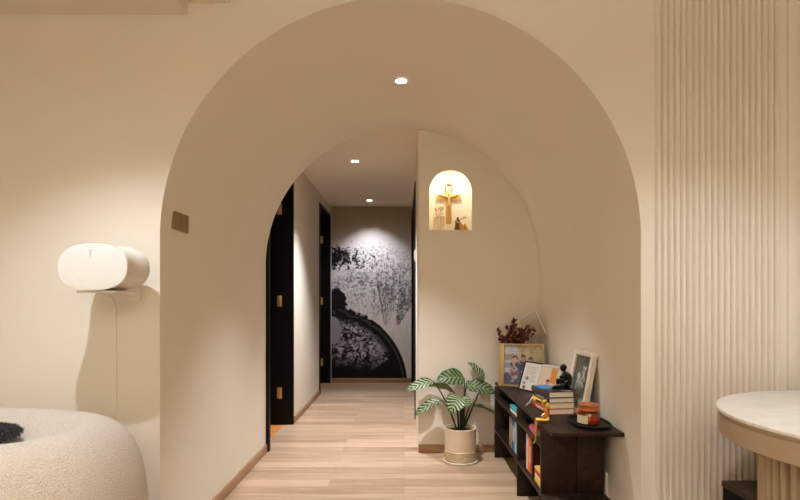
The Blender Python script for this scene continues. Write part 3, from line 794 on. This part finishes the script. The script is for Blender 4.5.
# tray and candle
def tray_candle():
    def sup(a, b, n, U=56): return [(a*abs(cos(2*pi*i/U))**(2/n)*(1 if cos(2*pi*i/U) >= 0 else -1), b*abs(sin(2*pi*i/U))**(2/n)*(1 if sin(2*pi*i/U) >= 0 else -1)) for i in range(U)]
    b = MB(); prof = [(.92, 0.0004), (.97, .003), (1.0, .016), (.985, .018), (.95, .016), (.92, .007), (.5, .006)]
    V = [[b.bm.verts.new((x*k, y*k, z)) for x, y in sup(.091, .135, 2.7)] for k, z in prof]
    for q, w in zip(V, V[1:]):
        for i in range(56): b.bm.faces.new((q[i], q[(i+1) % 56], w[(i+1) % 56], w[i]))
    b.bm.faces.new(V[0][::-1]); b.bm.faces.new(V[-1])
    o = b.build('oval_tray', M('black tray', (.008, .0075, .0075), .4, spec=.3), loc=(.900, 2.595, TOP)); tag(o, 'black rounded tray under the amber candle on the bookcase', 'tray')
    t = thing('candle_jar', 'amber glass candle jar with lid and cream label on the black tray', 'candle', (.890, 2.575, TOP+.0066))
    glass = clear('amber glass', (.90, .50, .22), .1)
    MB().lathe([(0, .0), (.046, .0), (.052, .004), (.053, .03), (.052, .052), (.046, .062), (.043, .066), (.040, .066), (.043, .060), (.049, .050), (.049, .008), (0, .006)]).build('jar', glass, t)
    MB().lathe([(0, .0075), (.0485, .0075), (.0485, .048), (0, .048)]).build('wax', M('amber wax', (.66, .21, .06), .5), t)
    MB().lathe([(0, .0668), (.047, .0668), (.052, .069), (.052, .076), (.047, .079), (.046, .088), (.050, .092), (.050, .097), (.046, .098), (.040, .093), (0, .091)]).build('lid', M('dark amber glass', (.40, .115, .035), .12), t)
    b = MB(); n = 14; a0, a1 = R(180), R(248); rr = .0535
    vs = [[b.bm.verts.new((rr*cos(a0+(a1-a0)*i/n), rr*sin(a0+(a1-a0)*i/n), z)) for i in range(n+1)] for z in (.010, .048)]
    for i in range(n): b.bm.faces.new((vs[0][i], vs[0][i+1], vs[1][i+1], vs[1][i]))
    b.build('label_sticker', M('cream paper label', (.74, .62, .46), .6), t)
tray_candle()
# thin white cord on the top
o = MB().tube([(.83, 3.40, TOP+.003), (.80, 3.32, TOP+.003), (.765, 3.22, TOP+.003), (.74, 3.14, TOP+.003), (.715, 3.09, TOP+.003), (.70, 3.06, TOP+.003)], .0026, 8).build('thin_cord', m_white)
tag(o, 'thin white cord lying on the bookcase top between frames and books', 'cord')

# ================================================================== POTTED PLANT
def plant():
    PX, PY = .397, 3.765
    t = thing('potted_plant', 'striped round-leaved plant in a beige ribbed pot on the floor', 'potted plant', (PX, PY, 0))
    cer = M('beige ceramic', (.72, .60, .46), .45, bmp=.04)
    MB().lathe([(0, .0), (.108, .0), (.121, .004), (.124, .014), (.120, .018), (.110, .014), (0, .013)], seg=56).build('saucer', M('white ceramic', (.78, .72, .63), .4), t)
    pr = [(0, .0145), (.098, .0145), (.106, .020)]
    for k in range(4):
        z = .030 + k*.0165; pr += [(.108, z-.006), (.113, z), (.108, z+.006)]
    pr += [(.109, .095), (.111, .17), (.113, .232), (.1145, .238), (.112, .242), (.106, .241), (.104, .232), (.103, .20), (0, .20)]
    po = MB().lathe(pr, seg=56); po.build('pot', cer, t)
    MB().lathe([(.107, .029), (.1142, .030), (.107, .031)], seg=56)
    rb = MB()
    for k in range(4):
        z = .030 + k*.0165; rb.lathe([(.1105, z-.0035), (.1137, z), (.1105, z+.0035)], seg=56)
    rb.build('glaze_band', M('tan glaze', (.46, .31, .14), .4), t, recalc=False)
    MB().lathe([(0, .2005), (.1025, .2005), (.1025, .214), (.06, .222), (0, .224)], seg=40).build('soil', M('dark soil', (.025, .017, .012), .95, bmp=.6, bscale=120), t)
    # leaf material: pale stripes fanning from the midrib
    m, nt, b = new_mat('striped leaf'); uv = nt.nodes.new('ShaderNodeUVMap'); sp = nt.nodes.new('ShaderNodeSeparateXYZ'); nt.links.new(uv.outputs[0], sp.inputs[0])
    u = S(nt, sp.outputs[0]); v = S(nt, sp.outputs[1]); au = (u-.5).abs()*2.0
    s = ((v*1.0 - au*.34 + au*au*.10)*40.0 + (tnoise(nt, uv.outputs[0], 5, 2)-.5)*2.0).sin()
    k = s.step(-.35, .85)*(au.step(1.0, .86))*(au.step(.02, .07))
    rib = au.step(.06, .02)
    col = mixc(nt, k, (.016, .048, .011), (.40, .48, .29))
    oi = nt.nodes.new('ShaderNodeObjectInfo'); rn = S(nt, oi.outputs['Random'])
    col = mixc(nt, rn.step(.45, 1.0)*.6, col, (.035, .075, .018))
    col = mixc(nt, rib*.6, col, (.36, .46, .16))
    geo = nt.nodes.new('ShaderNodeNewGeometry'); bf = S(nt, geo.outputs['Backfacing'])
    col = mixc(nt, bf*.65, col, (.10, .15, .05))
    nt.links.new(col, b.inputs['Base Color']); b.inputs['Roughness'].default_value = .42; b.inputs['Specular IOR Level'].default_value = .3
    mst = M('green stem', (.018, .034, .010), .5, spec=.25)
    # (base px,z at stem end)  base, tip, width, up-hint, droop
    def W3(px, py, Y): return Vector(((px-404)*Y/533.3 - PX, Y - PY, 1.13 + (301-py)*Y/533.3))
    spec = [
        (W3(464, 378, 3.92), W3(437, 380, 3.87), .145, (.05, -.75, .65), .030, (.018, .0)),
        (W3(467, 386, 3.90), W3(495, 393, 3.87), .130, (-.05, -.62, .75), .030, (.035, -.02)),
        (W3(484, 380, 3.91), W3(468, 362, 3.95), .085, (.55, -.55, .4), .012, (.04, .03)),
        (W3(433, 381, 3.92), W3(406, 391, 3.88), .090, (-.1, -.70, .7), .022, (-.04, .0)),
        (W3(453, 391, 3.89), W3(429, 386, 3.93), .095, (.2, .55, .7), .020, (-.02, .015)),
        (W3(441, 400, 3.88), W3(415, 415, 3.87), .085, (-.25, -.62, .7), .024, (-.045, -.03)),
        (W3(459, 396, 3.76), W3(450, 413, 3.68), .140, (.0, -.85, .5), .030, (.0, -.045)),
        (W3(471, 406, 3.88), W3(498, 417, 3.90), .062, (.25, -.2, .9), .028, (.05, -.03)),
        (W3(462, 397, 3.82), W3(470, 408, 3.78), .075, (.3, -.8, .4), .014, (.03, .0)),
        (W3(466, 388, 3.90), W3(478, 384, 3.93), .080, (.1, -.6, .7), .015, (.045, .02)),
    ]
    for base, tip, w, up, droop, root in spec:
        ax = tip - base; L = ax.length; d = ax.normalized(); upv = Vector(up); side = d.cross(upv).normalized(); nrm = side.cross(d).normalized()
        if nrm.dot(upv) < 0: nrm = -nrm
        nu, nv = 8, 16; bm = bmesh.new(); uvl = bm.loops.layers.uv.new('UVMap'); g = []
        for j in range(nv+1):
            s_ = j/nv; half = w/2*(sin(pi*min(1, s_**.72))**.52 if 0 < s_ < 1 else 0.0)
            row = []
            for i in range(nu+1):
                q = 2*i/nu-1
                p = base + d*(L*s_) + side*(half*q) + nrm*(droop*4*s_*(1-s_)*.7 + .010*abs(q)*half/(w/2) + .004*sin(s_*14+q*3)*abs(q))
                row.append(bm.verts.new(p))
            g.append(row)
        for j in range(nv):
            for i in range(nu):
                f = bm.faces.new((g[j][i], g[j][i+1], g[j+1][i+1], g[j+1][i]))
                for lp, (a_, b_) in zip(f.loops, ((i, j), (i+1, j), (i+1, j+1), (i, j+1))): lp[uvl].uv = (a_/nu, b_/nv)
        bmesh.ops.remove_doubles(bm, verts=bm.verts[:], dist=1e-5)
        bm.normal_update()
        avg = sum((f.normal for f in bm.faces), Vector())
        if avg.dot(nrm) < 0: bmesh.ops.reverse_faces(bm, faces=bm.faces[:])
        me = bpy.data.meshes.new('leaf'); bm.to_mesh(me); bm.free(); me.materials.append(m)
        for p in me.polygons: p.use_smooth = True
        lf = bpy.data.objects.new('leaf', me); COL.objects.link(lf); lf.parent = t
        r0 = Vector((root[0]*.6, root[1]*.6, .219)); mid = r0.lerp(base, .55) + Vector((0, 0, .035)) - Vector((ax.x, ax.y, 0))*.12
        pts = [((1-q)**2)*r0 + 2*q*(1-q)*mid + q*q*base for q in [i/10 for i in range(11)]]
        MB().tube(pts, [.0075-.0042*i/10 for i in range(11)], 8).build('leaf_stem', mst, lf)
plant()

# ================================================================== NICHE FIGURES
NY = Y2+.135
def crucifix():
    t = thing('crucifix', 'gold wooden crucifix hanging on the back of the lit wall niche', 'crucifix', (.345, NY-.0002, 1.86))
    mw = M('golden wood', (.68, .42, .14), .45, var=.15, scale=40); mc = M('pale ivory figure', (.62, .42, .20), .4)
    b = MB(); b.box((-.021, -.016, -.135), (.021, 0, .125), .003); b.box((-.090, -.0155, .048), (.090, -.0005, .094), .003); b.build('cross', mw, t)
    b = MB(); n = 24
    b.tube([(.026*cos(2*pi*i/n), -.010,   .140+.034*sin(2*pi*i/n)) for i in range(n+1)], .006, 8)
    b.tube([(0, -.010, .172), (0, -.010, .190)], .004, 8); b.build('halo_ring', m_gold, t)
    V = [(a_, b_, c_+.026) for a_, b_, c_ in [(0, -.026, -.005), (.002, -.026, .018), (0, -.025, .040), (0, -.027, .052), (-.018, -.024, .046), (-.045, -.021, .052), (-.074, -.019, .064), (.018, -.024, .046), (.045, -.021, .052), (.074, -.019, .064),
         (-.005, -.029, -.036), (-.002, -.024, -.066), (.006, -.030, -.036), (.002, -.024, -.068), (.001, -.026, -.080)]]
    E = [(0, 1), (1, 2), (2, 3), (2, 4), (4, 5), (5, 6), (2, 7), (7, 8), (8, 9), (0, 10), (10, 11), (0, 12), (12, 13), (13, 14)]
    skin('figure', V, E, [.010, .008, .011, .004, .006, .0042, .0035, .006, .0042, .0035, .006, .004, .006, .004, .003], mc, t)
    MB().ball((-.002, -.031, .086), (.0075, .008, .010)).build('head', mc, t)
crucifix()
def robe(b, x, y, h, r, lean=0):
    """a robed standing body with shoulders, neck and sleeves"""
    n = 20; prof = [(r, 0), (r*.95, h*.10), (r*.80, h*.35), (r*.74, h*.55), (r*.80, h*.70), (r*.72, h*.78), (r*.35, h*.83), (r*.26, h*.86)]
    V = [[b.bm.verts.new((x + lean*z/h + q*cos(2*pi*i/n)*(1+.05*sin(6*2*pi*i/n)), y + .8*q*sin(2*pi*i/n)*(1+.05*sin(6*2*pi*i/n)), z)) for i in range(n)] for q, z in prof]
    for a, c in zip(V, V[1:]):
        for i in range(n): b.bm.faces.new((a[i], a[(i+1) % n], c[(i+1) % n], c[i]))
    b.bm.faces.new(V[0][::-1]); b.bm.faces.new(V[-1])
def holy_statue():
    t = thing('couple_statuette', 'pale statuette of two robed figures with gold hair in the lit niche', 'statuette', (.265, Y2+.072, NB+.0004))
    mp = M('pale porcelain', (.86, .72, .52), .35); mg = M('gold glaze', (.62, .36, .09), .3, .4)
    b = MB(); robe(b, -.018, 0, .175, .032, .004); robe(b, .024, .004, .185, .030, -.004)
    b.ball((-.012, -.004, .160), (.0125, .013, .016)); b.ball((.019, 0, .170), (.0125, .013, .016))
    b.tube([(-.036, -.004, .130), (-.030, -.026, .100), (.0, -.034, .104)], [.010, .008, .006]); b.tube([(.044, 0, .138), (.036, -.026, .108), (.004, -.032, .112)], [.010, .008, .006])
    b.ball((.0, -.034, .112), (.014, .010, .010)); b.build('figures', mp, t)
    for x, z in ((-.014, .163), (.021, .173)):
        MB().ball((x, .004, z+.004), (.0175, .0145, .020)).build('hair', mg, t)
    b = MB(); b.box((-.05, -.028, -.0002), (.055, .03, .006), .002); b.build('base', mp, t)
holy_statue()
def nativity():
    t = thing('gold_statuette', 'small gold kneeling figures with a pale slanted wing in the niche', 'statuette', (.425, Y2+.070, NB+.0004))
    mg = M('gold leaf', (.66, .38, .09), .3, .6)
    b = MB(); robe(b, -.022, 0, .105, .022, .006); b.ball((-.016, -.003, .096), (.009, .009, .011)); b.tube([(-.03, -.006, .075), (-.016, -.024, .058), (.0, -.028, .062)], [.007, .006, .004]); b.build('standing_figure', M('dark bronze figure', (.16, .09, .04), .4, .5), t)
    b = MB(); robe(b, .016, -.008, .062, .022, -.010); b.ball((.006, -.012, .058), (.008, .008, .010)); b.tube([(.02, -.02, .045), (.0, -.034, .040)], [.006, .004]); b.build('kneeling_figure', mg, t)
    b = MB(); robe(b, .046, .0, .05, .020, -.006); b.ball((.038, -.004, .047), (.008, .008, .009)); b.build('kneeling_figure', mg, t)
    MB().prism([(-.012, .078), (.052, .104), (.056, .126), (-.006, .094)], .018, .024, 'XZ', .001).build('wing', M('pale wing', (.80, .66, .44), .5), t)
    MB().box((-.048, -.036, -.0002), (.070, .03, .005), .002).build('base', mg, t)
nativity()
